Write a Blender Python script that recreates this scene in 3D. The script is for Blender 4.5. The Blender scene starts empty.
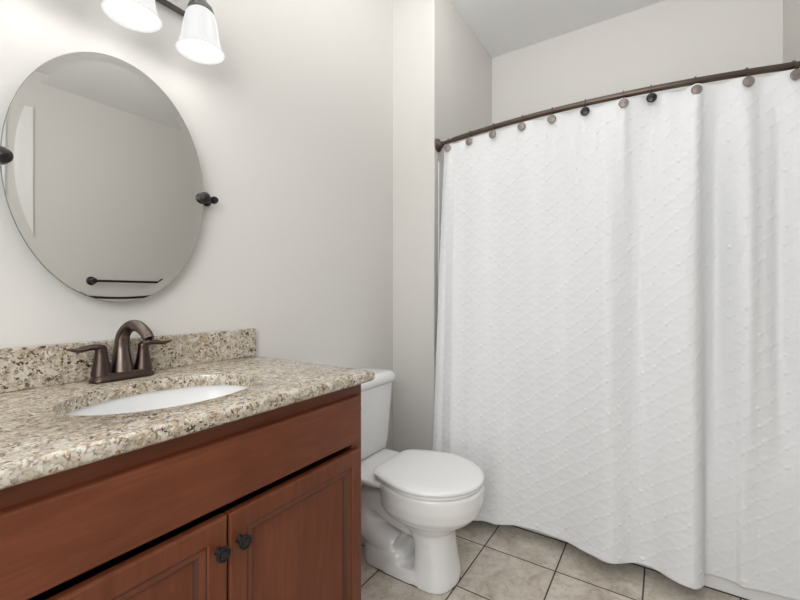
import bpy, bmesh, math, random
import numpy as np
from mathutils import Vector, Matrix
random.seed(4)
S = bpy.context.scene
COL = S.collection
PI = math.pi

# ------------------------------------------------------------------ camera
cam = bpy.data.cameras.new('camera')
cam.sensor_width = 36.0
cam.lens = 36.0 * 404 / 800
cam.shift_y = -5 / 800
cam.clip_start = 0.02
co = bpy.data.objects.new('camera', cam)
COL.objects.link(co)
co.location = (0, -1.302, 1.12)
co.rotation_euler = (PI / 2, 0, math.atan2(264, 404) - PI / 2)
S.camera = co

# ------------------------------------------------------------------ light and exposure
w = bpy.data.worlds.new('world')
S.world = w
w.use_nodes = True
bg = w.node_tree.nodes['Background']
bg.inputs[0].default_value = (1.0, 0.985, 0.96, 1)
bg.inputs[1].default_value = 0.45
S.view_settings.view_transform = 'Standard'
S.view_settings.look = 'None'
S.view_settings.gamma = 1
S.view_settings.use_curve_mapping = False
S.view_settings.exposure = 0.27


def area(name, loc, target, size, size_y, power, color=(1, 1, 1)):
    l = bpy.data.lights.new(name, 'AREA')
    l.shape = 'RECTANGLE'
    l.size = size
    l.size_y = size_y
    l.energy = power
    l.color = color
    o = bpy.data.objects.new(name, l)
    COL.objects.link(o)
    o.location = loc
    d = Vector(target) - Vector(loc)
    o.rotation_euler = d.to_track_quat('-Z', 'Y').to_euler()
    return o


# added fill lights without fixtures: by the doorway, towards the ceiling, and forwards
area('doorway_fill', (-0.95, -1.1, 1.15), (1.5, -1.1, 0.8), 0.9, 2.0, 12, (0.97, 0.985, 1.0))
area('upward_fill', (-0.40, -0.50, 2.0), (-0.25, -0.50, 3.0), 0.5, 0.5, 12, (0.97, 0.985, 1.0))
area('forward_fill', (-0.55, -1.45, 1.75), (2.2, -0.6, 1.35), 0.8, 0.8, 12, (0.98, 0.99, 1.0))
CEIL_FILL_POWER = 18.0
LAMP_POWER = 0.30
LAMP_COLOR = (1.0, 0.975, 0.95)

# ------------------------------------------------------------------ helpers


def tag(o, label=None, cat=None, group=None, kind=None):
    if label:
        o['label'] = label
    if cat:
        o['category'] = cat
    if group:
        o['group'] = group
    if kind:
        o['kind'] = kind
    return o


def thing(name, label, cat, loc=(0, 0, 0), rz=0, group=None):
    o = bpy.data.objects.new(name, None)
    COL.objects.link(o)
    o.empty_display_size = 0.05
    o.location = loc
    o.rotation_euler = (0, 0, rz)
    return tag(o, label, cat, group)


def obj(name, bm, mat, parent=None, smooth=None, loc=(0, 0, 0), rot=(0, 0, 0)):
    me = bpy.data.meshes.new(name)
    bmesh.ops.recalc_face_normals(bm, faces=bm.faces)
    bm.to_mesh(me)
    bm.free()
    for m in (mat if isinstance(mat, (list, tuple)) else [mat]):
        me.materials.append(m)
    if smooth is not None:
        for p in me.polygons:
            p.use_smooth = True
        me.set_sharp_from_angle(angle=math.radians(smooth))
    o = bpy.data.objects.new(name, me)
    COL.objects.link(o)
    o.location = loc
    o.rotation_euler = rot
    if parent:
        o.parent = parent
    return o


def box(bm, x0, x1, y0, y1, z0, z1, bevel=0.0, seg=2):
    r = bmesh.ops.create_cube(bm, size=1.0)
    vs = r['verts']
    for v in vs:
        v.co = Vector(((x0 + x1) / 2 + v.co.x * (x1 - x0), (y0 + y1) / 2 + v.co.y * (y1 - y0),
                       (z0 + z1) / 2 + v.co.z * (z1 - z0)))
    if bevel > 0:
        es = list({e for v in vs for e in v.link_edges})
        bmesh.ops.bevel(bm, geom=es, offset=bevel, segments=seg, profile=0.5, affect='EDGES')
    return bm


def boxbm(*a, **k):
    return box(bmesh.new(), *a, **k)


def loft(bm, rings, cap0=True, cap1=True, closed=True):
    vr = [[bm.verts.new(p) for p in r] for r in rings]
    n = len(vr[0])
    for a, b in zip(vr, vr[1:]):
        for i in range(n if closed else n - 1):
            j = (i + 1) % n
            bm.faces.new((a[i], a[j], b[j], b[i]))
    if cap0:
        bm.faces.new(list(reversed(vr[0])))
    if cap1:
        bm.faces.new(vr[-1])
    return bm


def lathe(bm, prof, n=32, axis='Z', origin=(0, 0, 0), mat=None, cap0=True, cap1=True):
    """prof: (radius, height) pairs, turned about the given axis"""
    rings = []
    O = Vector(origin)
    for r, h in prof:
        ring = []
        for i in range(n):
            a = 2 * PI * i / n
            p = Vector((r * math.cos(a), r * math.sin(a), h))
            if axis == 'X':
                p = Vector((p.z, p.x, p.y))
            elif axis == '-X':
                p = Vector((-p.z, p.x, p.y))
            elif axis == '-Y':
                p = Vector((p.x, -p.z, p.y))
            elif axis == 'Y':
                p = Vector((p.x, p.z, p.y))
            if mat:
                p = mat @ p
            ring.append(p + O)
        rings.append(ring)
    return loft(bm, rings, cap0, cap1)


def tube(bm, pts, rad, n=12, flat=1.0, up=None):
    """tube along pts; rad a number or list; flat squashes the section along the second axis"""
    pts = [Vector(p) for p in pts]
    rads = rad if isinstance(rad, (list, tuple)) else [rad] * len(pts)
    rings = []
    ref = Vector(up) if up else None
    for i, p in enumerate(pts):
        t = (pts[min(i + 1, len(pts) - 1)] - pts[max(i - 1, 0)]).normalized()
        if ref is None:
            ref = Vector((0, 0, 1)) if abs(t.z) < 0.9 else Vector((1, 0, 0))
        a = ref - t * ref.dot(t)
        if a.length < 1e-5:
            a = Vector((1, 0, 0)) - t * t.x
        a.normalize()
        if not up:
            ref = a
        b = t.cross(a)
        fl = flat[i] if isinstance(flat, (list, tuple)) else flat
        rings.append([p + a * (rads[i] * fl * math.cos(2 * PI * k / n)) + b * (rads[i] * math.sin(2 * PI * k / n))
                      for k in range(n)])
    return loft(bm, rings)


def catmull(pts, n=8):
    P = [Vector(p) for p in pts]
    P = [P[0] * 2 - P[1]] + P + [P[-1] * 2 - P[-2]]
    out = []
    for i in range(1, len(P) - 2):
        for k in range(n):
            t = k / n
            a, b, c, d = P[i - 1], P[i], P[i + 1], P[i + 2]
            out.append(0.5 * ((2 * b) + (c - a) * t + (2 * a - 5 * b + 4 * c - d) * t * t + (3 * b - a - 3 * c + d) * t ** 3))
    out.append(P[-2])
    return out


def rrect(cx, cy, hx, hy, r, z, n=6):
    pts = []
    for sx, sy, a0 in ((1, 1, 0), (-1, 1, 90), (-1, -1, 180), (1, -1, 270)):
        for k in range(n + 1):
            a = math.radians(a0 + 90 * k / n)
            pts.append(Vector((cx + sx * (hx - r) + r * math.cos(a), cy + sy * (hy - r) + r * math.sin(a), z)))
    return pts


# ------------------------------------------------------------------ materials
def new_mat(name, base=(0.8, 0.8, 0.8), rough=0.5, metal=0.0, spec=0.5, coat=0.0):
    m = bpy.data.materials.new(name)
    m.use_nodes = True
    b = m.node_tree.nodes['Principled BSDF']
    b.inputs['Base Color'].default_value = (*base, 1)
    b.inputs['Roughness'].default_value = rough
    b.inputs['Metallic'].default_value = metal
    b.inputs['Specular IOR Level'].default_value = spec
    b.inputs['Coat Weight'].default_value = coat
    return m, m.node_tree, b


def node(nt, kind, **kw):
    n = nt.nodes.new(kind)
    for k, v in kw.items():
        if k in n.inputs:
            n.inputs[k].default_value = v
        else:
            setattr(n, k, v)
    return n


def ramp(nt, src, stops, interp='LINEAR'):
    r = nt.nodes.new('ShaderNodeValToRGB')
    r.color_ramp.interpolation = interp
    e = r.color_ramp.elements
    while len(e) < len(stops):
        e.new(0.5)
    for el, (p, c) in zip(e, stops):
        el.position = p
        el.color = (*c, 1) if len(c) == 3 else c
    nt.links.new(src, r.inputs[0])
    return r.outputs[0]


def mixc(nt, fac, a, b, mode='MIX'):
    n = nt.nodes.new('ShaderNodeMix')
    n.data_type = 'RGBA'
    n.blend_type = mode
    for i, v in ((0, fac), (6, a), (7, b)):
        if isinstance(v, bpy.types.NodeSocket):
            nt.links.new(v, n.inputs[i])
        elif isinstance(v, tuple):
            n.inputs[i].default_value = (*v, 1)
        else:
            n.inputs[i].default_value = v
    return n.outputs[2]


def coords(nt, scale=(1, 1, 1), loc=(0, 0, 0), rot=(0, 0, 0)):
    t = nt.nodes.new('ShaderNodeTexCoord')
    m = nt.nodes.new('ShaderNodeMapping')
    m.inputs['Scale'].default_value = scale
    m.inputs['Location'].default_value = loc
    m.inputs['Rotation'].default_value = rot
    nt.links.new(t.outputs['Object'], m.inputs[0])
    return m.outputs[0]


def noise(nt, vec, scale, detail=4, rough=0.55, dist=0.0):
    n = nt.nodes.new('ShaderNodeTexNoise')
    n.inputs['Scale'].default_value = scale
    n.inputs['Detail'].default_value = detail
    n.inputs['Roughness'].default_value = rough
    n.inputs['Distortion'].default_value = dist
    nt.links.new(vec, n.inputs['Vector'])
    return n.outputs['Fac']


def bump(nt, b, h, strength=0.2, dist=0.01):
    n = nt.nodes.new('ShaderNodeBump')
    n.inputs['Strength'].default_value = strength
    n.inputs['Distance'].default_value = dist
    nt.links.new(h, n.inputs['Height'])
    nt.links.new(n.outputs[0], b.inputs['Normal'])


def mat_paint(name, base, rough=0.6):
    m, nt, b = new_mat(name, base, rough, spec=0.3)
    v = coords(nt)
    bump(nt, b, noise(nt, v, 260, 3), 0.06, 0.002)
    return m


def mat_granite():
    m, nt, b = new_mat('granite', rough=0.2, spec=0.8)
    v = coords(nt)
    big = noise(nt, v, 46, 4, 0.6, 0.6)
    c = ramp(nt, big, [(0.30, (0.33, 0.26, 0.175)), (0.46, (0.46, 0.39, 0.295)), (0.60, (0.58, 0.53, 0.45)), (0.74, (0.67, 0.635, 0.575))])
    # amber and grey minerals
    am = ramp(nt, noise(nt, v, 85, 3, 0.6, 0.4), [(0.56, (0, 0, 0)), (0.63, (1, 1, 1))])
    c = mixc(nt, am, c, (0.25, 0.165, 0.085))
    gv = coords(nt, loc=(3.1, 1.7, 0.4))
    gr = ramp(nt, noise(nt, gv, 105, 3, 0.6, 0.3), [(0.56, (0, 0, 0)), (0.62, (1, 1, 1))])
    c = mixc(nt, gr, c, (0.30, 0.262, 0.215))
    # dark specks
    dv = coords(nt, loc=(7.3, 2.2, 5.1))
    dk = ramp(nt, noise(nt, dv, 110, 2, 0.5, 0.5), [(0.585, (0, 0, 0)), (0.63, (1, 1, 1))])
    dm = ramp(nt, noise(nt, dv, 14, 2), [(0.40, (0.25, 0.25, 0.25)), (0.55, (1, 1, 1))])
    dk = mixc(nt, 1.0, dk, dm, 'MULTIPLY')
    c = mixc(nt, dk, c, (0.070, 0.043, 0.026))
    # pale quartz chips
    qv = coords(nt, loc=(1.3, 8.2, 2.1))
    qk = ramp(nt, noise(nt, qv, 140, 2, 0.5, 0.2), [(0.60, (0, 0, 0)), (0.66, (1, 1, 1))])
    c = mixc(nt, qk, c, (0.66, 0.62, 0.55))
    nt.links.new(c, b.inputs['Base Color'])
    return m


def mat_wood(name, vertical):
    m, nt, b = new_mat(name, rough=0.38, spec=0.35)
    sc = (9, 9, 1.0) if vertical else (1.0, 9, 9)
    v = coords(nt, sc)
    g = noise(nt, v, 5, 5, 0.6, 0.8)
    c = ramp(nt, g, [(0.25, (0.120, 0.033, 0.0135)), (0.5, (0.155, 0.044, 0.0185)), (0.75, (0.190, 0.058, 0.026))])
    blot = noise(nt, coords(nt), 6, 3)
    k = ramp(nt, blot, [(0.3, (0.86, 0.84, 0.82)), (0.7, (1.08, 1.08, 1.08))])
    c = mixc(nt, 1.0, c, k, 'MULTIPLY')
    nt.links.new(c, b.inputs['Base Color'])
    fine = noise(nt, coords(nt, (120, 120, 4) if vertical else (4, 120, 120)), 4, 3)
    bump(nt, b, fine, 0.05, 0.002)
    return m


def mat_tile(step, x0, y0):
    m, nt, b = new_mat('floor_tile', rough=0.42, spec=0.4)
    g = nt.nodes.new('ShaderNodeNewGeometry')
    sx = nt.nodes.new('ShaderNodeSeparateXYZ')
    nt.links.new(g.outputs['Position'], sx.inputs[0])

    def math_(op, a, bb=None):
        n = nt.nodes.new('ShaderNodeMath')
        n.operation = op
        for i, q in enumerate((a, bb)):
            if q is None:
                continue
            if isinstance(q, bpy.types.NodeSocket):
                nt.links.new(q, n.inputs[i])
            else:
                n.inputs[i].default_value = q
        return n.outputs[0]
    masks, ids = [], []
    for ax, o, st in (('X', x0, step[0]), ('Y', y0, step[1])):
        u = math_('DIVIDE', math_('SUBTRACT', sx.outputs[ax], o), st)
        fr = math_('SUBTRACT', u, math_('FLOOR', u))
        d = math_('MINIMUM', fr, math_('SUBTRACT', 1.0, fr))
        masks.append(math_('MULTIPLY', d, st))
        ids.append(math_('FLOOR', u))
    dist = math_('MINIMUM', masks[0], masks[1])
    gm = nt.nodes.new('ShaderNodeMapRange')
    gm.inputs['From Min'].default_value = 0.0022
    gm.inputs['From Max'].default_value = 0.0034
    nt.links.new(dist, gm.inputs['Value'])
    # every tile gets its own cut of the mottling
    cb = nt.nodes.new('ShaderNodeCombineXYZ')
    nt.links.new(ids[0], cb.inputs[0])
    nt.links.new(ids[1], cb.inputs[1])
    vm = nt.nodes.new('ShaderNodeVectorMath')
    vm.operation = 'MULTIPLY_ADD'
    nt.links.new(cb.outputs[0], vm.inputs[0])
    vm.inputs[1].default_value = (7.3, 3.9, 0)
    nt.links.new(g.outputs['Position'], vm.inputs[2])
    n1 = noise(nt, vm.outputs[0], 8, 6, 0.62, 0.5)
    c = ramp(nt, n1, [(0.28, (0.41, 0.355, 0.29)), (0.45, (0.54, 0.485, 0.41)), (0.60, (0.63, 0.575, 0.505)), (0.75, (0.69, 0.64, 0.575))])
    n2 = noise(nt, vm.outputs[0], 34, 5, 0.7, 0.8)
    k = ramp(nt, n2, [(0.36, (0.72, 0.69, 0.65)), (0.52, (1.0, 1.0, 1.0))])
    c = mixc(nt, 0.8, c, k, 'MULTIPLY')
    c = mixc(nt, gm.outputs[0], (0.075, 0.055, 0.042), c)
    nt.links.new(c, b.inputs['Base Color'])
    bump(nt, b, gm.outputs[0], 0.5, 0.0015)
    rr = nt.nodes.new('ShaderNodeMapRange')
    rr.inputs['To Min'].default_value = 0.9
    rr.inputs['To Max'].default_value = 0.42
    nt.links.new(gm.outputs[0], rr.inputs['Value'])
    nt.links.new(rr.outputs[0], b.inputs['Roughness'])
    return m


def mat_fabric():
    m, nt, b = new_mat('curtain_cloth', (0.755, 0.76, 0.77), 0.9, spec=0.1)
    b.inputs['Sheen Weight'].default_value = 0.05
    v = coords(nt, (1, 1, 1))
    n1 = noise(nt, v, 150, 3, 0.6)
    bump(nt, b, n1, 0.22, 0.004)
    return m


M_WALL = mat_paint('wall_paint', (0.685, 0.668, 0.638))
M_CEIL = mat_paint('ceiling_paint', (0.87, 0.87, 0.865))
M_TRIM, _, _ = new_mat('white_trim_paint', (0.80, 0.80, 0.79), 0.35)
M_GRAN = mat_granite()
M_WOODH = mat_wood('cherry_wood_horizontal', False)
M_WOODV = mat_wood('cherry_wood_vertical', True)
M_GLAZE, _, _ = new_mat('dark_glaze_in_grooves', (0.065, 0.020, 0.010), 0.45)
M_DARKWOOD, _, _ = new_mat('dark_cabinet_inside', (0.05, 0.018, 0.010), 0.6)
M_POR, _, _ = new_mat('white_porcelain', (0.80, 0.80, 0.79), 0.10, spec=0.5, coat=0.2)
M_SEAT, _, _ = new_mat('white_seat_plastic', (0.82, 0.82, 0.82), 0.22)
M_ACR, _, _ = new_mat('white_acrylic', (0.78, 0.78, 0.77), 0.18)
M_BRZ, _nt, _b = new_mat('oiled_bronze', (0.090, 0.064, 0.055), 0.30, metal=1.0)
M_BRZL, _, _ = new_mat('brushed_bronze_pale', (0.135, 0.105, 0.092), 0.30, metal=1.0)  # a slightly paler bronze, used for the spout
M_BLK, _, _ = new_mat('dark_bronze', (0.032, 0.028, 0.027), 0.28, metal=0.6)
M_ROD, _, _ = new_mat('rod_bronze', (0.12, 0.092, 0.075), 0.36, metal=0.9)
M_DISC, _, _ = new_mat('pewter_disc', (0.26, 0.23, 0.21), 0.45, metal=0.6)
M_NICK, _, _ = new_mat('dark_nickel', (0.16, 0.155, 0.15), 0.3, metal=0.9)
M_CHROME, _, _ = new_mat('chrome', (0.7, 0.7, 0.7), 0.12, metal=1.0)
M_MIRR, _, _ = new_mat('mirror_silver', (0.89, 0.89, 0.87), 0.0, metal=1.0)
M_MIRB, _, _ = new_mat('mirror_back', (0.2, 0.21, 0.2), 0.5)
M_CAULK, _, _ = new_mat('dark_joint', (0.075, 0.055, 0.042), 0.8)
M_TILE = mat_tile((0.2935, 0.3023), 1.7155, -0.329)
M_CLOTH = mat_fabric()


def mat_glow(name, col, strength):
    m, nt, b = new_mat(name, (0.10, 0.10, 0.10), 0.25)
    b.inputs['Emission Color'].default_value = (*col, 1)
    b.inputs['Emission Strength'].default_value = strength
    return m


M_SHADE = mat_glow('frosted_glass', (1.0, 0.995, 0.98), 0.60)
M_SHADEIN = mat_glow('frosted_glass_inside', (1.0, 0.995, 0.985), 1.1)
M_BULB = bpy.data.materials.new('lit_bulb')
M_BULB.use_nodes = True
_b = M_BULB.node_tree.nodes['Principled BSDF']
_b.inputs['Emission Color'].default_value = (1.0, 0.97, 0.93, 1)
_b.inputs['Emission Strength'].default_value = 6.0

# ------------------------------------------------------------------ the room
XW, XB = 1.919, 2.79            # face of the wing wall, tub back wall
YL, YR = -0.268, -1.809         # the two end walls of the tub alcove
X0, YO, ZC = -1.0, -2.964, 2.82  # wall behind the camera, opposite wall, ceiling


def struct(name, bm, m, parent=None, smooth=None):
    o = obj(name, bm, m, parent, smooth)
    if not parent:
        o['kind'] = 'structure'
    return o


struct('floor', boxbm(X0 - 0.1, XB + 0.1, YO - 0.1, 0.1, -0.08, 0.0), M_TILE)
struct('ceiling', boxbm(X0 - 0.1, XB + 0.1, YO - 0.1, 0.1, ZC, ZC + 0.08), M_CEIL)
struct('wall_left', boxbm(X0 - 0.1, XW, 0.0, 0.1, 0, ZC), M_WALL)
struct('wall_alcove_left', boxbm(XW, XB + 0.1, YL, 0.1, 0, ZC, bevel=0.004), M_WALL)
struct('wall_far', boxbm(XB, XB + 0.1, YR - 0.05, YL + 0.05, 0, ZC), M_WALL)
struct('wall_alcove_right', boxbm(XW, XB + 0.1, YR - 0.115, YR, 0, ZC, bevel=0.004), M_WALL)
struct('wall_right', boxbm(X0 - 0.1, XB + 0.1, YO - 0.1, YO, 0, ZC), M_WALL)
struct('wall_niche', boxbm(XB, XB + 0.1, YO, YR - 0.115, 0, ZC), M_WALL)
bm = bmesh.new()                # wall behind the camera with a doorway
box(bm, X0 - 0.1, X0, YO, -1.6, 0, ZC)
box(bm, X0 - 0.1, X0, -0.6, 0, 0, ZC)
box(bm, X0 - 0.1, X0, -1.6, -0.6, 2.40, ZC)
struct('wall_back', bm, M_WALL)

BB = [(0.0, 0), (0.013, 0), (0.013, 0.075), (0.008, 0.085), (0.0, 0.085)]
bm = bmesh.new()
box(bm, 0.965, XW, -0.013, 0.0, 0.0, 0.085, 0.003)
struct('baseboard_left', bm, M_TRIM)
struct('baseboard_wing', boxbm(XW - 0.013, XW, YL, -0.014, 0.0, 0.085, 0.003), M_TRIM)
struct('baseboard_right', boxbm(1.10, XB, YO, YO + 0.013, 0.0, 0.085, 0.003), M_TRIM)

# white door in the opposite wall: seen only in the mirror
door = thing('door_1', None, None, (0, YO, 0))
door['kind'] = 'structure'
bm = bmesh.new()
box(bm, 1.00, 1.086, 0.0, 0.018, 0.0, 2.60, 0.004)
box(bm, 0.07, 0.155, 0.0, 0.018, 0.0, 2.60, 0.004)
box(bm, 0.155, 1.00, 0.0, 0.018, 2.515, 2.60, 0.004)
obj('door_casing', bm, M_TRIM, door)
bm = boxbm(0.155, 1.00, 0.0, 0.012, 0.005, 2.515)
for z0, z1 in ((0.25, 1.0), (1.15, 2.3)):
    for xa, xb in ((0.24, 0.51), (0.585, 0.855)):
        box(bm, xa, xb, 0.011, 0.016, z0, z1, 0.004)
obj('door_leaf', bm, M_TRIM, door)
bm = bmesh.new()
lathe(bm, [(0.0, 0), (0.028, 0.0), (0.028, 0.006), (0.010, 0.012), (0.010, 0.03), (0.024, 0.04), (0.027, 0.052), (0.02, 0.064), (0.0, 0.068)], 24, 'Y', (0.2, 0.012, 1.0))
obj('door_knob', bm, M_BLK, door, 40)

# ------------------------------------------------------------------ bathtub and its surround (behind the curtain)
XT = 1.9373
tub = thing('bathtub', 'white alcove bathtub hidden behind the shower curtain', 'bathtub', ((XT + XB) / 2, (YL + YR) / 2, 0))
bm = bmesh.new()
TL, TR = YR + 0.004, YL - 0.004
cx, cyy = (XT + XB) / 2, (TL + TR) / 2
hx, hy = (XB - XT) / 2 - 0.002, (TR - TL) / 2
rings = [rrect(0, 0, hx, hy, 0.004, 0.0), rrect(0, 0, hx, hy, 0.004, 0.37), rrect(0, 0, hx - 0.006, hy - 0.006, 0.006, 0.385),
         rrect(0, 0, hx - 0.07, hy - 0.09, 0.10, 0.385), rrect(0, 0, hx - 0.085, hy - 0.105, 0.10, 0.37),
         rrect(0, 0, hx - 0.13, hy - 0.16, 0.12, 0.12), rrect(0, 0, hx - 0.19, hy - 0.24, 0.10, 0.07)]
loft(bm, rings)
obj('tub_shell', bm, M_ACR, tub, 50)
obj('floor_joint', boxbm(-hx - 0.004, -hx + 0.002, -hy, hy, 0.0005, 0.004), M_CAULK, tub)['label'] = 'dark joint line along the tub foot'
sur = thing('tub_surround', 'white panels lining the tub alcove, edge showing left of curtain', 'tub surround', ((XT + XB) / 2, (YL + YR) / 2, 0.386))
zz = 1.845 - 0.386
obj('side_panel', boxbm(-hx + 0.02, hx, TR - cyy - 0.004, TR - cyy + 0.003, 0.002, zz, 0.002), M_ACR, sur)
obj('side_panel', boxbm(-hx + 0.02, hx, TL - cyy - 0.003, TL - cyy + 0.004, 0.002, zz, 0.002), M_ACR, sur)
obj('back_panel', boxbm(hx - 0.006, hx, TL - cyy + 0.005, TR - cyy - 0.005, 0.002, zz, 0.002), M_ACR, sur)

# ------------------------------------------------------------------ vanity cabinet
VX0, VX1, VF = 0.045, 0.962, -0.533
van = thing('vanity_cabinet', 'cherry wood vanity cabinet with two doors under the granite top', 'cabinet', (0.5035, 0, 0))
ox = -0.5035


def vb(bm, x0, x1, *a, **k):
    return box(bm, x0 + ox, x1 + ox, *a, **k)


bm = bmesh.new()
vb(bm, VX0, VX0 + 0.018, VF + 0.018, -0.002, 0.0, 0.861)
vb(bm, VX1 - 0.018, VX1, VF + 0.018, -0.002, 0.0, 0.861)
vb(bm, VX0 + 0.018, VX1 - 0.018, VF + 0.018, -0.002, 0.10, 0.118)
vb(bm, VX0 + 0.018, VX1 - 0.018, -0.010, -0.002, 0.118, 0.861)
obj('carcass', bm, M_WOODV, van)
bm = bmesh.new()
vb(bm, VX0, VX0 + 0.045, VF, VF + 0.018, 0.10, 0.861, 0.0015)
vb(bm, VX1 - 0.045, VX1, VF, VF + 0.018, 0.10, 0.861, 0.0015)
vb(bm, VX0 + 0.045, VX1 - 0.045, VF, VF + 0.018, 0.805, 0.861)
vb(bm, VX0 + 0.045, VX1 - 0.045, VF, VF + 0.018, 0.10, 0.135)
obj('face_frame', bm, M_WOODH, van)
bm = bmesh.new()
vb(bm, VX0 + 0.002, VX1 - 0.002, VF + 0.07, VF + 0.085, 0.0, 0.10)
obj('toe_kick', bm, M_DARKWOOD, van)
# false drawer front: slab with an eased edge
bm = bmesh.new()
DX0, DX1 = 0.066, 0.940
DF = VF - 0.020


def slab(bm, x0, x1, z0, z1, yb, yf, e):
    rr = [[Vector((x0 + ox + i, y, z0 + i)), Vector((x1 + ox - i, y, z0 + i)), Vector((x1 + ox - i, y, z1 - i)), Vector((x0 + ox + i, y, z1 - i))]
          for y, i in ((yb, 0), (yf + e, 0), (yf + e * 0.35, e * 0.35), (yf, e))]
    loft(bm, rr)


slab(bm, DX0, DX1, 0.689, 0.823, VF - 0.001, DF, 0.005)
obj('drawer_front', bm, M_WOODH, van)


def door_leaf(name, x0, x1, z0, z1):
    """frame and recessed-panel door, built as nested rectangles from the edge inwards"""
    st = 0.046
    prof = [(0, VF - 0.001), (0, DF + 0.005), (0.0017, DF + 0.0017), (0.005, DF), (st - 0.005, DF), (st - 0.003, DF + 0.0035), (st, DF + 0.0035),
            (st + 0.002, DF + 0.0035), (st + 0.012, DF + 0.006), (st + 0.017, DF + 0.014), (st + 0.020, DF + 0.015), (st + 0.024, DF + 0.0148)]
    GLAZE = (5, 8, 9)
    bm = bmesh.new()
    rings = [[Vector((x0 + ox + i, y, z0 + i)), Vector((x1 + ox - i, y, z0 + i)), Vector((x1 + ox - i, y, z1 - i)), Vector((x0 + ox + i, y, z1 - i))] for i, y in prof]
    loft(bm, rings)
    bm.faces.ensure_lookup_table()
    faces = bm.faces[:]
    for i in range(len(prof) - 1):
        if i in GLAZE:
            for fc in faces[i * 4:i * 4 + 4]:
                fc.material_index = 1
    return obj(name, bm, [M_WOODV, M_GLAZE], van)


dl = door_leaf('door', DX0, 0.5008, 0.118, 0.668)
dr = door_leaf('door', 0.5052, DX1, 0.118, 0.668)


def knob(parent, x, z):
    bm = bmesh.new()
    lathe(bm, [(0.0, -0.001), (0.009, -0.001), (0.008, 0.004), (0.006, 0.009), (0.007, 0.013), (0.0135, 0.016), (0.0155, 0.019),
               (0.0150, 0.022), (0.0125, 0.0235), (0.0115, 0.0215), (0.0090, 0.0215), (0.0080, 0.0240), (0.0045, 0.0250), (0.0, 0.0255)],
          28, '-Y', (x + ox, DF, z))
    o = obj('knob', bm, M_BLK, parent, 35)
    o['label'] = 'round black ringed knob'
    return o


knob(dl, 0.4785, 0.606)
knob(dr, 0.5275, 0.606)
for z in (0.632, 0.18):
    bm = bmesh.new()
    box(bm, DX1 + ox - 0.002, DX1 + ox + 0.007, VF - 0.012, VF - 0.0005, z - 0.022, z + 0.022, 0.002)
    obj('hinge', bm, M_BLK, dr)['label'] = 'small dark hinge barrel'

# ------------------------------------------------------------------ granite countertop with oval cut-out and backsplash
CX0, CX1, CF, CZ0, CZ1 = 0.028, 0.975, -0.575, 0.862, 0.893
SKX, SKY, SKA, SKB = 0.502, -0.316, 0.211, 0.156
top = thing('countertop', 'speckled beige granite countertop with an oval sink opening', 'countertop', (0.5035, 0, CZ0))
bm = bmesh.new()
N = 96


def ray_rect(a, x0, x1, y0, y1):
    dx, dy = math.cos(a), math.sin(a)
    t = 1e9
    if dx > 1e-9:
        t = min(t, (x1 - SKX) / dx)
    if dx < -1e-9:
        t = min(t, (x0 - SKX) / dx)
    if dy > 1e-9:
        t = min(t, (y1 - SKY) / dy)
    if dy < -1e-9:
        t = min(t, (y0 - SKY) / dy)
    return SKX + dx * t, SKY + dy * t


angs = [2 * PI * i / N for i in range(N)]
for xx, yy in ((CX0, CF), (CX1, CF), (CX1, -0.001), (CX0, -0.001)):   # snap the nearest ray to each corner
    a = math.atan2(yy - SKY, xx - SKX) % (2 * PI)
    k = min(range(N), key=lambda i: abs((angs[i] - a + PI) % (2 * PI) - PI))
    angs[k] = a
rings = []
h = CZ1 - CZ0
for ins, z in ((0.0, 0), (0.0, h)):
    pass


def rect_ring(ins, z):
    return [Vector((*(lambda p: (p[0] - 0.5035, p[1]))(ray_rect(a, CX0 + ins, CX1 - ins, CF + ins, -0.001)), z)) for a in angs]


def oval_ring(ins, z):
    return [Vector((SKX - 0.5035 + (SKA + ins) * math.cos(a2), SKY + (SKB + ins) * math.sin(a2), z))
            for a2 in [math.atan2(math.sin(a) / SKB, math.cos(a) / SKA) for a in angs]]


r_ = 0.011
edge = [(r_ * (1 - math.sin(t)), h - r_ * (1 - math.cos(t))) for t in [PI / 2 * k / 4 for k in range(5)]]
rr = [oval_ring(0.0, 0.0), oval_ring(0.0, h - 0.003), oval_ring(0.001, h - 0.0008), oval_ring(0.003, h)]
rr += [rect_ring(i, z) for i, z in edge]
rr += [rect_ring(0.0, r_)]
rr += [rect_ring(r_ * (1 - math.cos(t)), r_ * (1 - math.sin(t))) for t in [PI / 2 * k / 4 for k in range(1, 5)]]
vr = [[bm.verts.new(p) for p in r] for r in rr]
vr.append(vr[0])
for a, b in zip(vr, vr[1:]):
    for i in range(N):
        j = (i + 1) % N
        bm.faces.new((a[i], a[j], b[j], b[i]))
obj('counter_slab', bm, M_GRAN, top, 40)
obj('backsplash', boxbm(CX0 - 0.5035, CX1 - 0.5035, -0.0215, -0.001, h + 0.0003, h + 0.1016, 0.002), M_GRAN, top)

# ------------------------------------------------------------------ undermount sink
sink = thing('sink_basin', 'white oval undermount sink basin set in the granite countertop', 'sink', (SKX, SKY, 0.72))
bm = bmesh.new()


def ov(a, b, z, n=64):
    return [Vector((a * math.cos(2 * PI * i / n), b * math.sin(2 * PI * i / n), z)) for i in range(n)]


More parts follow.
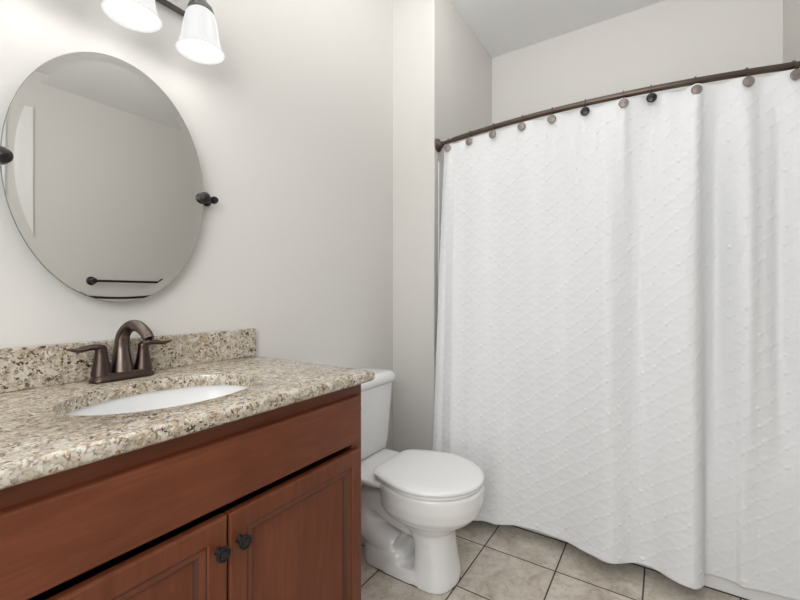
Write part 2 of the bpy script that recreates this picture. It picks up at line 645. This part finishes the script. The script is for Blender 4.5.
zt = CZ0 - 0.72 - 0.0006
prof = [(1.0, 0.0), (1.0, -0.004), (0.985, -0.02), (0.95, -0.05), (0.88, -0.085), (0.75, -0.112), (0.55, -0.128), (0.30, -0.136), (0.12, -0.139)]
inner = [ov((SKA + 0.004) * s, (SKB + 0.004) * s, zt + dz) for s, dz in prof]
outer = [ov((SKA + 0.004) * s + 0.012, (SKB + 0.004) * s + 0.012, zt + dz - (0.010 if dz < -0.02 else 0.0)) for s, dz in prof]
rim = [ov(SKA + 0.018, SKB + 0.018, zt)]
loft(bm, list(reversed(inner)) + rim + outer[1:], True, True)
obj('basin', bm, M_POR, sink, 60)
bm = bmesh.new()
lathe(bm, [(0.0, 0.0), (0.021, 0.0), (0.022, 0.003), (0.018, 0.004), (0.014, 0.002), (0.0, 0.004)], 24, 'Z', (0, 0, zt - 0.1385))
obj('drain', bm, M_BRZ, sink, 40)['label'] = 'bronze sink drain'

# ------------------------------------------------------------------ faucet
fa = thing('faucet', 'bronze two handle faucet with arched spout behind the sink', 'faucet', (0.507, -0.072, CZ1))
bm = bmesh.new()


def stad(hx, r, z, n=12):
    pts = []
    for k in range(n + 1):
        a = -PI / 2 + PI * k / n
        pts.append(Vector((hx + r * math.cos(a), r * math.sin(a), z)))
    for k in range(n + 1):
        a = PI / 2 + PI * k / n
        pts.append(Vector((-hx + r * math.cos(a), r * math.sin(a), z)))
    return pts


loft(bm, [stad(0.050, 0.027, 0.0003), stad(0.050, 0.028, 0.004), stad(0.050, 0.0265, 0.009), stad(0.050, 0.0235, 0.012), stad(0.049, 0.0225, 0.019), stad(0.048, 0.020, 0.022)])
obj('base_plate', bm, M_BRZ, fa, 40)
path = catmull([(0, 0.004, 0.018), (0, 0.006, 0.05), (0.001, 0.010, 0.086), (0.003, 0.004, 0.120), (0.008, -0.022, 0.142), (0.014, -0.054, 0.143), (0.019, -0.080, 0.129), (0.022, -0.094, 0.112)], 6)
n = len(path)
rads = []
for i in range(n):
    t = i / (n - 1)
    rads.append(0.0275 - 0.010 * min(1, t / 0.30) - 0.003 * max(0, (t - 0.3) / 0.7))
fl = [1.0 if i / (n - 1) < 0.35 else 1.0 - 0.30 * min(1, (i / (n - 1) - 0.35) / 0.35) for i in range(n)]
bm = bmesh.new()
tube(bm, path, rads, 20, fl, up=(0, -1, 0.001))
sp = obj('spout', bm, M_BRZL, fa, 60)
bm = bmesh.new()
lathe(bm, [(0.0, 0.0), (0.0085, 0.0), (0.0095, 0.004), (0.0, 0.005)], 16, 'Z', (0.022, -0.0945, 0.1075))
obj('aerator', bm, M_BLK, sp, 40)
for s in (-1, 1):
    bm = bmesh.new()
    lathe(bm, [(0.0, 0.018), (0.0235, 0.018), (0.0225, 0.024), (0.0195, 0.040), (0.0165, 0.056), (0.0140, 0.074), (0.0132, 0.080), (0.0138, 0.084), (0.0132, 0.090), (0.010, 0.0945), (0.0, 0.0955)], 24, 'Z', (s * 0.051, 0, 0))
    hb = obj('handle_post', bm, M_BRZ, fa, 40)
    pth = catmull([(s * 0.046, -0.002, 0.0895), (s * 0.062, -0.002, 0.0925), (s * 0.082, -0.004, 0.0915), (s * 0.102, -0.006, 0.0885), (s * 0.124, -0.008, 0.0925)], 5)
    m = len(pth)
    rd = [0.0130 + 0.002 * math.sin(PI * min(1, i / (m - 1) * 1.1)) - 0.007 * max(0, (i / (m - 1) - 0.75) / 0.25) ** 2 for i in range(m)]
    bm = bmesh.new()
    tube(bm, pth, rd, 14, [0.62 - 0.25 * i / (m - 1) for i in range(m)], up=(0, 0, 1))
    obj('lever', bm, M_BRZ, hb, 60)
bm = bmesh.new()
tube(bm, [(0.0, 0.024, 0.02), (0.0, 0.027, 0.07)], 0.0028, 10)
lathe(bm, [(0.0, 0.068), (0.005, 0.07), (0.0062, 0.075), (0.0045, 0.080), (0.0, 0.082)], 14, 'Z', (0.0, 0.0275, 0.0))
obj('lift_rod', bm, M_BRZ, fa, 50)

# ------------------------------------------------------------------ oval mirror on pivots
MX, MZ, MA, MB = 0.5125, 1.4365, 0.2413, 0.3365
mir = thing('wall_mirror', 'oval frameless wall mirror held by dark pivots above the sink', 'mirror', (MX, 0, MZ))
MYF = -0.043


def ovx(a, b, y, n=128):
    return [Vector((a * math.cos(2 * PI * i / n), y, b * math.sin(2 * PI * i / n))) for i in range(n)]


bm = bmesh.new()
loft(bm, [ovx(MA - 0.022, MB - 0.022, MYF)], True, False)
obj('mirror_glass', bm, M_MIRR, mir)
bm = bmesh.new()
loft(bm, [ovx(MA - 0.022, MB - 0.022, MYF), ovx(MA - 0.001, MB - 0.001, MYF - 0.00055)], False, False)
obj('bevel', bm, M_MIRR, mir, 60)['label'] = 'bevelled mirror border'
bm = bmesh.new()
loft(bm, [ovx(MA - 0.001, MB - 0.001, MYF - 0.00055), ovx(MA, MB, MYF + 0.0028), ovx(MA, MB, MYF + 0.006), ovx(MA - 0.004, MB - 0.004, MYF + 0.0064)], False, True)
obj('mirror_edge', bm, M_MIRB, mir, 30)
for s in (-1, 1):
    bm = bmesh.new()
    lathe(bm, [(0.0, 0.0005), (0.0155, 0.0005), (0.016, 0.004), (0.0135, 0.009), (0.010, 0.012), (0.008, 0.018), (0.008, 0.038)], 24, '-Y', (s * 0.277, 0, 0))
    lathe(bm, [(0.0, 0.030), (0.009, 0.033), (0.0125, 0.041), (0.0125, 0.049), (0.009, 0.056), (0.0, 0.058)], 20, '-Y', (s * 0.277, 0.0, 0))
    tube(bm, [(s * 0.277, -0.045, 0), (s * 0.245, -0.045, 0)], 0.0065, 14)
    wb = obj('pivot_bracket', bm, M_BLK, mir, 40)
    bm = bmesh.new()
    lathe(bm, [(0.0, 0.036), (0.014, 0.036), (0.0165, 0.0405), (0.0165, 0.046), (0.0185, 0.049), (0.0185, 0.054), (0.0160, 0.061), (0.010, 0.066), (0.0, 0.0675)], 24, '-Y', (s * 0.240, 0, 0))
    obj('pivot_knob', bm, M_BLK, wb, 35)

# ------------------------------------------------------------------ vanity light
LZ, LY = 1.848, -0.142
lamp = thing('vanity_light', 'three shade vanity light with frosted glass bells above the mirror', 'wall lamp', (0.501, 0, LZ))
bm = boxbm(-0.24, 0.24, -0.025, -0.0005, 0.17, 0.275, 0.006)
obj('back_plate', bm, M_NICK, lamp)
bm = bmesh.new()
box(bm, -0.185, 0.185, LY - 0.005, LY + 0.005, 0.158, 0.170, 0.002)
obj('crossbar', bm, M_NICK, lamp)
for sx in (-0.12, 0.12):
    bm = bmesh.new()
    tube(bm, catmull([(sx, -0.02, 0.225), (sx, -0.07, 0.225), (sx, LY + 0.03, 0.21), (sx, LY, 0.172)], 5), 0.007, 12)
    obj('arm', bm, M_NICK, lamp, 50)
for k in (-1, 0, 1):
    x = k * 0.1845
    bm = bmesh.new()
    lathe(bm, [(0.0, 0.178), (0.013, 0.178), (0.014, 0.160), (0.016, 0.150), (0.022, 0.143), (0.033, 0.132), (0.036, 0.120), (0.034, 0.120), (0.0, 0.128)], 28, 'Z', (x, LY, 0))
    obj('socket_cap', bm, M_NICK, lamp, 40)
    bm = bmesh.new()
    prof = [(0.028, 0.121), (0.0365, 0.114), (0.0425, 0.098), (0.047, 0.078), (0.0505, 0.052), (0.054, 0.028), (0.0595, 0.010), (0.0665, 0.0)]
    lip = [(0.0640, -0.0025), (0.0580, 0.0005), (0.0570, 0.004)]
    inn = [(r - 0.005, z) for r, z in reversed(prof[:-2])]
    lathe(bm, prof + lip + inn, 40, 'Z', (x, LY, 0), cap0=False, cap1=False)
    bm.faces.ensure_lookup_table()
    for fc in bm.faces[40 * (len(prof) + 2):]:
        fc.material_index = 1
    sh = obj('lamp_shade', bm, [M_SHADE, M_SHADEIN], lamp, 50)
    sh['label'] = 'frosted white glass bell shade'
    bm = bmesh.new()
    lathe(bm, [(0.0, 0.030), (0.013, 0.033), (0.022, 0.043), (0.025, 0.056), (0.022, 0.070), (0.014, 0.088), (0.012, 0.115), (0.0, 0.119)], 20, 'Z', (x, LY, 0))
    obj('bulb', bm, M_BULB, lamp, 60)
    l = bpy.data.lights.new('bulb_light', 'POINT')
    l.energy = LAMP_POWER
    l.color = LAMP_COLOR
    l.shadow_soft_size = 0.028
    lo = bpy.data.objects.new('bulb_light', l)
    COL.objects.link(lo)
    lo.parent = lamp
    lo.location = (x, LY, 0.014)

# ------------------------------------------------------------------ added bowl light to fill the room, hung unseen in front of the tub
cl = thing('added_bowl_light', 'added unseen bowl light filling the room, hung in front of the tub', 'ceiling light', (1.25, -1.02, ZC))
bm = bmesh.new()
lathe(bm, [(0.0, -0.001), (0.06, -0.001), (0.062, -0.012), (0.04, -0.025), (0.008, -0.03), (0.008, -0.18), (0.0, -0.18)], 32, 'Z')
obj('stem', bm, M_NICK, cl, 40)
bm = bmesh.new()
lathe(bm, [(0.175, -0.335), (0.165, -0.365), (0.13, -0.395), (0.07, -0.415), (0.0, -0.42), (0.0, -0.415), (0.07, -0.410), (0.128, -0.39), (0.160, -0.362), (0.170, -0.335)], 40, 'Z', cap0=False, cap1=False)
bw = obj('glass_bowl', bm, M_SHADE, cl, 60)
for k in range(3):
    a_ = 2 * PI * k / 3
    bm = bmesh.new()
    tube(bm, [(0.006 * math.cos(a_), 0.006 * math.sin(a_), -0.175), (0.171 * math.cos(a_), 0.171 * math.sin(a_), -0.338)], 0.002, 8)
    obj('support_wire', bm, M_NICK, cl)
l = bpy.data.lights.new('added_bowl_fill', 'POINT')
l.energy = CEIL_FILL_POWER
l.color = (1.0, 0.985, 0.965)
l.shadow_soft_size = 0.08
lo = bpy.data.objects.new('added_bowl_fill', l)
COL.objects.link(lo)
lo.parent = cl
lo.location = (0, 0, -0.295)

# ------------------------------------------------------------------ toilet
TX = 1.43
toi = thing('toilet', 'white two piece toilet with closed lid between vanity and curtain', 'toilet', (TX, 0, 0))


def egg(hw, d0, d1, z, n=40, ef=2.0, eb=2.6, dm=None):
    """egg outline: hw half width, from d0 (towards the wall) to d1 (front); superellipse exponents front/back"""
    dm = dm if dm is not None else d0 + (d1 - d0) * 0.5
    out = []
    for i in range(n):
        a = 2 * PI * i / n
        c, s = math.cos(a), math.sin(a)
        e = ef if s > 0 else eb
        x = hw * math.copysign(abs(c) ** (2 / e), c)
        dd = (d1 - dm) if s > 0 else (dm - d0)
        d = dm + dd * math.copysign(abs(s) ** (2 / e), s)
        out.append(Vector((x, -d, z)))
    return out


bm = bmesh.new()
# bowl
loft(bm, [egg(0.088, 0.46, 0.605, 0.15), egg(0.096, 0.44, 0.615, 0.20), egg(0.122, 0.38, 0.650, 0.235), egg(0.154, 0.34, 0.692, 0.262), egg(0.175, 0.32, 0.718, 0.290),
          egg(0.184, 0.325, 0.728, 0.330), egg(0.187, 0.325, 0.730, 0.380), egg(0.183, 0.33, 0.726, 0.386)])
# front pedestal
loft(bm, [egg(0.106, 0.47, 0.632, 0.0, eb=4, ef=2.4), egg(0.104, 0.47, 0.630, 0.03, eb=4, ef=2.4), egg(0.096, 0.475, 0.620, 0.08, eb=4, ef=2.4),
          egg(0.089, 0.475, 0.610, 0.15, eb=4, ef=2.4), egg(0.088, 0.475, 0.605, 0.24, eb=4, ef=2.4)])
# foot
loft(bm, [egg(0.106, 0.215, 0.634, 0.0, eb=3, ef=2.6), egg(0.106, 0.215, 0.634, 0.025, eb=3, ef=2.6), egg(0.100, 0.22, 0.622, 0.048, eb=3, ef=2.6)])
loft(bm, [egg(0.104, 0.22, 0.44, 0.0, eb=3, ef=4), egg(0.102, 0.22, 0.44, 0.075, eb=3, ef=4), egg(0.085, 0.235, 0.42, 0.098, eb=3, ef=4)])
# trapway: behind the pedestal, S shaped, bulging to both sides
for s in (-1, 1):
    tube(bm, catmull([(s * 0.02, -0.46, 0.20), (s * 0.035, -0.37, 0.225), (s * 0.050, -0.285, 0.265), (s * 0.052, -0.225, 0.23), (s * 0.052, -0.235, 0.155), (s * 0.050, -0.30, 0.115), (s * 0.040, -0.37, 0.085)], 6), 0.056, 18)
tube(bm, [(0, -0.26, 0.05), (0, -0.26, 0.36)], 0.075, 18)
# rear deck carrying the tank
loft(bm, [rrect(0, -0.205, 0.14, 0.165, 0.03, 0.358), rrect(0, -0.205, 0.160, 0.170, 0.03, 0.364), rrect(0, -0.205, 0.163, 0.172, 0.03, 0.384)])
tmp = obj('tmp', bm, M_POR)
md = tmp.modifiers.new('r', 'REMESH')
md.mode = 'VOXEL'
md.voxel_size = 0.0055
md.use_smooth_shade = True
md = tmp.modifiers.new('s', 'SMOOTH')
md.iterations = 9
md.factor = 0.6
dg = bpy.context.evaluated_depsgraph_get()
me = bpy.data.meshes.new_from_object(tmp.evaluated_get(dg))
bpy.data.objects.remove(tmp)
for p in me.polygons:
    p.use_smooth = True
zmin = min(v.co.z for v in me.vertices)
for v in me.vertices:
    v.co.z = max(v.co.z - zmin, 0.0005)
bowl = bpy.data.objects.new('bowl', me)
COL.objects.link(bowl)
bowl.parent = toi
bm = bmesh.new()
loft(bm, [egg(0.1045, 0.218, 0.632, 0.0003, eb=3, ef=2.6), egg(0.1065, 0.214, 0.635, 0.002, eb=3, ef=2.6), egg(0.1045, 0.218, 0.632, 0.004, eb=3, ef=2.6)])
obj('base_joint', bm, M_CAULK, toi)['label'] = 'dark joint around the toilet foot'
for s in (-1, 1):
    bm = bmesh.new()
    lathe(bm, [(0.0, 0.0), (0.013, 0.0), (0.0125, 0.010), (0.009, 0.016), (0.0, 0.018)], 18, 'Z', (s * 0.083, -0.33, 0.090))
    obj('bolt_cap', bm, M_POR, toi, 50)
# tank
bm = bmesh.new()


def tk(hw, d0, d1, z, r=0.035):
    return rrect(0, -(d0 + d1) / 2, hw, (d1 - d0) / 2, r, z, 8)


loft(bm, [tk(0.170, 0.030, 0.178, 0.386, 0.03), tk(0.180, 0.022, 0.186, 0.394), tk(0.187, 0.02, 0.188, 0.43), tk(0.208, 0.016, 0.194, 0.60), tk(0.215, 0.015, 0.197, 0.698)])
tank = obj('tank', bm, M_POR, toi, 45)
bm = bmesh.new()
loft(bm, [tk(0.219, 0.013, 0.200, 0.6995), tk(0.226, 0.010, 0.207, 0.704), tk(0.227, 0.009, 0.208, 0.722), tk(0.224, 0.012, 0.205, 0.738), tk(0.216, 0.019, 0.197, 0.748), tk(0.200, 0.032, 0.184, 0.753)])
obj('tank_lid', bm, M_POR, toi, 60)
bm = bmesh.new()
lathe(bm, [(0.0, 0.0), (0.012, 0.0), (0.012, 0.006), (0.007, 0.012), (0.0, 0.013)], 18, '-Y', (-0.145, -0.1945, 0.645))
tube(bm, [(-0.145, -0.205, 0.645), (-0.115, -0.212, 0.641), (-0.07, -0.212, 0.634)], [0.006, 0.006, 0.005], 12)
obj('flush_lever', bm, M_CHROME, tank, 50)


def lidring(ins, z, n=24):
    """closed outline of lid: rounded front, flatter back"""
    HW, DB, DM, DFR = 0.198 - ins, 0.312 + ins, 0.515, 0.730 - ins
    pts = []
    for k in range(n + 1):                               # front half
        a = PI * k / n
        pts.append((HW * math.cos(a), DM + (DFR - DM) * math.sin(a)))
    L = DM - DB
    back = []
    for k in range(1, 13):
        s = k / 12 * 0.90
        back.append((-(HW - 0.066 * s ** 1.6), DM - L * s))
    bx = HW - 0.066
    back += [(-(bx - 0.005), DB + L * 0.05), (-(bx - 0.016), DB + L * 0.012), (-(bx - 0.032), DB)]
    pts += back
    pts += [(-x, d) for x, d in reversed(back)]
    return [Vector((x, -d, z)) for x, d in pts]


bm = bmesh.new()
loft(bm, [lidring(0.012, 0.3875), lidring(0.008, 0.390), lidring(0.008, 0.398), lidring(0.014, 0.402)])
obj('seat', bm, M_SEAT, toi, 50)
bm = bmesh.new()
loft(bm, [lidring(0.007, 0.4035), lidring(0.001, 0.406), lidring(0.0, 0.411), lidring(0.004, 0.4175), lidring(0.014, 0.4215)] + [[Vector((p.x * k, -0.525 + (p.y + 0.525) * k, z)) for p in lidring(0.014, 0)] for k, z in ((0.85, 0.4242), (0.6, 0.4255), (0.3, 0.426))])
obj('lid', bm, M_SEAT, toi, 50)
for s in (-1, 1):
    bm = bmesh.new()
    box(bm, s * 0.075 - 0.022, s * 0.075 + 0.022, -0.335, -0.298, 0.386, 0.403, 0.006, 3)
    obj('lid_hinge', bm, M_SEAT, toi, 50)

# ------------------------------------------------------------------ curved shower rod
ZR = 1.935
RC = (0.18377811, 0.35151477, 2.03631866)


def rod_x(y):
    return RC[0] * y * y + RC[1] * y + RC[2]


rod = thing('shower_rod', 'curved bronze shower rod spanning the tub alcove', 'shower rod', (rod_x(-1.04), -1.04, ZR))
ys = [YL - 0.004 + (YR - YL + 0.008) * i / 60 for i in range(61)]
pts = [Vector((rod_x(y) - rod_x(-1.04), y + 1.04, 0)) for y in ys]
bm = bmesh.new()
tube(bm, pts[4:57], 0.0125, 16)
obj('outer_tube', bm, M_ROD, rod, 60)
bm = bmesh.new()
tube(bm, pts[:6], 0.0100, 16)
obj('inner_tube', bm, M_ROD, rod, 60)
bm = bmesh.new()
tube(bm, pts[55:], 0.0100, 16)
obj('inner_tube', bm, M_ROD, rod, 60)
for y, ax in ((YL, '-Y'), (YR, 'Y')):
    bm = bmesh.new()
    lathe(bm, [(0.0, 0.0005), (0.034, 0.0005), (0.036, 0.004), (0.034, 0.010), (0.026, 0.015), (0.018, 0.022), (0.015, 0.034), (0.0, 0.035)], 28, ax, (rod_x(y) - rod_x(-1.04), y + 1.04, 0))
    obj('wall_flange', bm, M_ROD, rod, 40)

# ------------------------------------------------------------------ shower curtain
PAIRS = [  # hem x, hem y, top x, top y : the path of the lower hem and of the header along the rod
    (1.7483, -0.3362, 1.9441, -0.3136), (1.7400, -0.4000, 1.9354, -0.3560), (1.7428, -0.4741, 1.9254, -0.3988), (1.753, -0.5207, 1.9146, -0.4542),
    (1.7915, -0.5796, 1.9008, -0.5355), (1.7981, -0.65, 1.8894, -0.6169), (1.8406, -0.7296, 1.8787, -0.7178), (1.8517, -0.8602, 1.8701, -0.8558),
    (1.836, -0.9549, 1.8682, -0.9488), (1.8025, -1.0494, 1.8695, -1.0401), (1.7853, -1.1239, 1.8729, -1.1151), (1.8362, -1.1962, 1.8786, -1.1938),
    (1.847, -1.2398, 1.8829, -1.2386), (1.8388, -1.2795, 1.8874, -1.2789), (1.8015, -1.336, 1.895, -1.3377), (1.7944, -1.3806, 1.902, -1.3853),
    (1.8001, -1.3984, 1.9051, -1.398), (1.8357, -1.4209, 1.9087, -1.4180), (1.910, -1.4324, 1.9098, -1.4400), (1.925, -1.4795, 1.9181, -1.4772),
    (1.918, -1.5211, 1.927, -1.5216), (1.8978, -1.5435, 1.9325, -1.5479), (1.910, -1.5898, 1.9429, -1.5938), (1.924, -1.648, 1.9566, -1.6499),
    (1.926, -1.7003, 1.9712, -1.7049), (1.905, -1.735, 1.978, -1.735), (1.925, -1.79, 1.990, -1.785)]
RINGS = [-0.3438, -0.4821, -0.6116, -0.7546, -0.8882, -1.0226, -1.1631, -1.2589, -1.4009, -1.5537, -1.6844, -1.772]


def build_curtain():
    NU, NV = 640, 420
    P = np.array(PAIRS)
    hem = np.array([v[:] for v in catmull([(a, b, 0) for a, b, c, d in P], 30)])[:, :2]
    hd = np.array([v[:] for v in catmull([(c, d, 0) for a, b, c, d in P], 30)])[:, :2]
    seg = np.hypot(*np.diff(hem, axis=0).T) + 0.4 * np.hypot(*np.diff(hd, axis=0).T)
    L = np.concatenate([[0], np.cumsum(seg)])
    t = np.linspace(0, L[-1], NU)
    hem = np.stack([np.interp(t, L, hem[:, k]) for k in (0, 1)], 1)
    hd = np.stack([np.interp(t, L, hd[:, k]) for k in (0, 1)], 1)
    # higher up the folds are rounder than at the hem
    sg = 0.030 / (L[-1] / NU)
    kk = np.arange(-int(3 * sg), int(3 * sg) + 1)
    kern = np.exp(-0.5 * (kk / sg) ** 2)
    kern /= kern.sum()

    def blur(c):
        pad = len(kk) // 2
        e = np.concatenate([2 * c[0] - c[pad:0:-1], c, 2 * c[-1] - c[-2:-pad - 2:-1]])
        return np.convolve(e, kern, 'valid')
    hem_s = np.stack([blur(hem[:, k]) for k in (0, 1)], 1)
    hd = np.stack([blur(hd[:, k]) for k in (0, 1)], 1)
    # cloth coordinate across
    al = np.concatenate([[0], np.cumsum(np.hypot(*np.diff(hem, axis=0).T))])
    v = np.linspace(0, 1, NV)[:, None]                  # 0 at the header, 1 at the hem
    wgt = 0.75 * v ** 0.7 + 0.25 * v ** 1.25
    sh = v ** 2.5
    X = hd[None, :, 0] * (1 - wgt) + (hem_s[None, :, 0] * (1 - sh) + hem[None, :, 0] * sh) * wgt + 0.006
    Y = hd[None, :, 1] * (1 - wgt) + (hem_s[None, :, 1] * (1 - sh) + hem[None, :, 1] * sh) * wgt
    # header: sags a little between the rings, with short soft pleats below it
    yh = hd[:, 1]
    R = np.array(RINGS)
    sag = np.zeros(NU)
    for a, b in zip(R, R[1:]):
        m = (yh <= a) & (yh >= b)
        u = (a - yh[m]) / (a - b)
        sag[m] = 0.13 * abs(a - b) * 0.22 * np.sin(PI * u) ** 1.0
    top = ZR - 0.0165 - sag
    Z = top[None, :] * (1 - v) + 0.06 * v
    # small pleats that start at the rings and die out lower down
    for k, r in enumerate(R):
        amp = (0.008, 0.007, 0.006, 0.008, 0.007, 0.009, 0.020, -0.010, 0.018, 0.010, 0.014, 0.01)[k]
        wd = (0.03, 0.03, 0.035, 0.035, 0.035, 0.03, 0.022, 0.03, 0.03, 0.05, 0.04, 0.03)[k]
        g = np.exp(-((yh - r) / wd) ** 2)
        X = X - amp * g[None, :] * np.exp(-((v - 0.03) / (0.16 + 0.03 * (k % 3))) ** 2)
    # deep folds, strongest half way down
    mid = np.sin(PI * np.clip(v / 0.86, 0, 1) ** 0.8) ** 1.2
    hy = hem_s[:, 1][None, :]
    for y0, wd, dp in ((-0.56, 0.04, -0.010), (-0.66, 0.05, 0.012), (-0.82, 0.07, -0.010), (-0.98, 0.05, 0.008), (-1.11, 0.05, -0.016), (-1.215, 0.040, 0.028),
                       (-1.36, 0.045, -0.022), (-1.468, 0.040, 0.050), (-1.56, 0.030, -0.026), (-1.650, 0.028, 0.038), (-1.72, 0.03, -0.02)):
        X = X + dp * np.exp(-((hy - y0) / wd) ** 2) * mid
    rng = np.random.default_rng(3)
    s = al[None, :]
    for k in range(9):
        f_, ph, am = rng.uniform(7, 30), rng.uniform(0, 6.28), rng.uniform(0.0008, 0.0022)
        X = X + am * np.sin(2 * PI * s * f_ / 3.2 + ph + 1.3 * v) * (0.6 + 0.6 * np.sin(2.2 * v + ph))
    # a pair of narrow soft folds near the leading edge
    for s0, wd, am in ((0.055, 0.020, 0.010), (0.115, 0.018, -0.008), (0.165, 0.03, 0.006)):
        X = X + am * np.exp(-((s - s0) / wd) ** 2) * np.clip(v * 2.2, 0, 1)
    # tufted diamond pattern, raised along the surface normal
    G = np.stack([X, Y, Z], -1)
    du = np.gradient(G, axis=1)
    dv = np.gradient(G, axis=0)
    Nn = np.cross(du, dv)
    Nn /= np.linalg.norm(Nn, axis=-1, keepdims=True) + 1e-12
    if Nn[..., 0].mean() > 0:
        Nn = -Nn
    px, pz = 0.086, 0.066
    cu = np.broadcast_to(s / px, X.shape) + 0.0
    cv = (1.93 - Z) / pz
    cu = cu + 0.05 * np.sin(5.1 * cv + 2 * np.sin(1.7 * cu))
    cv2 = cv + 0.05 * np.sin(4.3 * cu)
    a = cu + cv2
    b = cu - cv2
    da = np.abs(a - np.round(a))
    db = np.abs(b - np.round(b))
    br = 0.55 + 0.45 * np.sin(9.0 * a + 3 * np.sin(2.1 * b)) * np.sin(11.0 * b + 2 * np.sin(1.3 * a))
    br2 = 0.5 + 0.5 * np.sin(25.0 * b + 4 * np.sin(2.7 * a))
    line = np.exp(-(da / 0.075) ** 2) * (0.35 + 0.9 * br2) * 1.1 + np.exp(-(db / 0.075) ** 2) * br * 0.5
    rn = rng.uniform(0.4, 1.25, (256, 256))
    ia = np.round(a).astype(int) % 256
    ib = np.round(b).astype(int) % 256
    tuft = np.exp(-((da ** 2 + db ** 2) / 0.0075)) * rn[ia, ib]
    puff = np.cos(2 * PI * da) * np.cos(2 * PI * db)
    hgt = 0.0012 * line + 0.0032 * tuft - 0.0006 * puff
    hgt = hgt * np.clip(v * 30, 0, 1)
    hgt = hgt + np.where(v > 0.985, 0.0012, 0.0)
    G = G + Nn * hgt[..., None]
    # the tub apron stops the cloth from swinging in behind it
    q = np.clip((Z - 0.42) / 0.5, 0, 1)
    lim = 1.934 + 0.12 * q * q * (3 - 2 * q)
    k = 0.006
    G[..., 0] = -k * np.logaddexp(-G[..., 0] / k, -lim / k)
    me = bpy.data.meshes.new('shower_curtain')
    me.vertices.add(NU * NV)
    me.vertices.foreach_set('co', G.reshape(-1).astype(np.float32))
    idx = np.arange(NU * NV).reshape(NV, NU)
    q = np.stack([idx[:-1, :-1], idx[1:, :-1], idx[1:, 1:], idx[:-1, 1:]], -1).reshape(-1, 4)
    me.loops.add(q.size)
    me.loops.foreach_set('vertex_index', q.reshape(-1).astype(np.int32))
    me.polygons.add(len(q))
    me.polygons.foreach_set('loop_start', np.arange(0, q.size, 4, dtype=np.int32))
    me.polygons.foreach_set('use_smooth', np.ones(len(q), dtype=bool))
    me.update(calc_edges=True)
    me.validate()
    me.materials.append(M_CLOTH)
    o = bpy.data.objects.new('shower_curtain', me)
    COL.objects.link(o)
    sd = o.modifiers.new('thickness', 'SOLIDIFY')
    sd.thickness = 0.0016
    sd.offset = 0
    return o


cur = build_curtain()
tag(cur, 'white shower curtain with a tufted diamond pattern hanging to the floor', 'shower curtain')

# ------------------------------------------------------------------ curtain rings: wire hook with an oval disc
TURN = [70, 35, 28, 25, 20, 10, 22, 8, 15, 12, 20, 15]
DARK = (5, 7)
WHERE = ['leftmost, beside the wall flange', 'second from the left end of the rod', 'third from the left end of the rod', 'fourth from the left end of the rod',
         'fifth from the left end of the rod', None, 'between the two black faced discs', None, 'first one right of both black faced discs',
         'second one right of both black faced discs', 'at the right edge of the photo', None]


def ring_meshes():
    bm = bmesh.new()
    c = [(0.0, -0.0155 * math.cos(a) * 0 + 0, 0) for a in (0,)]
    loop = [Vector((0.0165 * math.sin(a), 0, 0.0165 * math.cos(a) - 0.001)) for a in [math.radians(-140 + 300 * k / 24) for k in range(25)]]
    tail = [loop[0] + Vector((-0.004, 0, -0.010))]
    tube(bm, [Vector((-0.016, 0, -0.036)), Vector((-0.0175, 0, -0.024))] + loop, 0.0017, 8)
    hook = bm
    bm = bmesh.new()
    lathe(bm, [(0.0, -0.001), (0.0165, -0.001), (0.0185, 0.0010), (0.0180, 0.0030), (0.0160, 0.0042), (0.0145, 0.0034), (0.0120, 0.0040), (0.0, 0.0056)], 28, '-X',
          (-0.0185, 0, -0.0415), mat=Matrix.Diagonal((1.15, 1.0, 1)))
    return hook, bm


hk, dc = ring_meshes()
first = None
for i, y in enumerate(RINGS):
    if i == 11:
        lab = 'pewter disc curtain ring past the right edge of the photo'
    elif i == 5:
        lab = 'black faced disc curtain ring, left one of the two black ones'
    elif i == 7:
        lab = 'black faced disc curtain ring, right one of the two black ones'
    else:
        lab = 'pewter disc curtain ring on bronze rod, ' + WHERE[i]
    if first is None:
        r = thing('curtain_ring', lab, 'curtain ring', group='disc rings along the shower rod')
        ho = obj('hook', hk, M_ROD, r, 60)
        do = obj('disc', dc, M_DISC, r, 40)
        first = (r, ho, do)
    else:
        r = first[0].copy()
        COL.objects.link(r)
        for src in first[1:]:
            k = src.copy()
            COL.objects.link(k)
            k.parent = r
            if src is first[2] and i in DARK:
                k.data = src.data.copy()
                k.data.materials[0] = M_BLK
        r['label'] = lab
    r.location = (rod_x(y), y, ZR)
    sl = math.atan(2 * RC[0] * y + RC[1])
    r.rotation_euler = (0, 0, -sl + math.radians(0.35 * TURN[i]) * (1 if i < 1 else 0.5))

# ------------------------------------------------------------------ towel bar on the opposite wall (seen in the mirror)
tb = thing('towel_bar', 'dark bronze towel bar on the opposite wall, reflected in the mirror', 'towel bar', (1.772, YO, 1.243))
bm = bmesh.new()
tube(bm, [(-0.298, 0.062, 0), (0.298, 0.062, 0)], 0.0105, 14)
obj('bar', bm, M_BLK, tb, 60)
for x in (-0.298, 0.298):
    bm = bmesh.new()
    lathe(bm, [(0.0, 0.0005), (0.036, 0.0005), (0.038, 0.006), (0.030, 0.013), (0.016, 0.018), (0.014, 0.042), (0.022, 0.050), (0.026, 0.062), (0.022, 0.078), (0.0, 0.085)], 24, 'Y', (x, 0, 0))
    obj('post', bm, M_BLK, tb, 40)
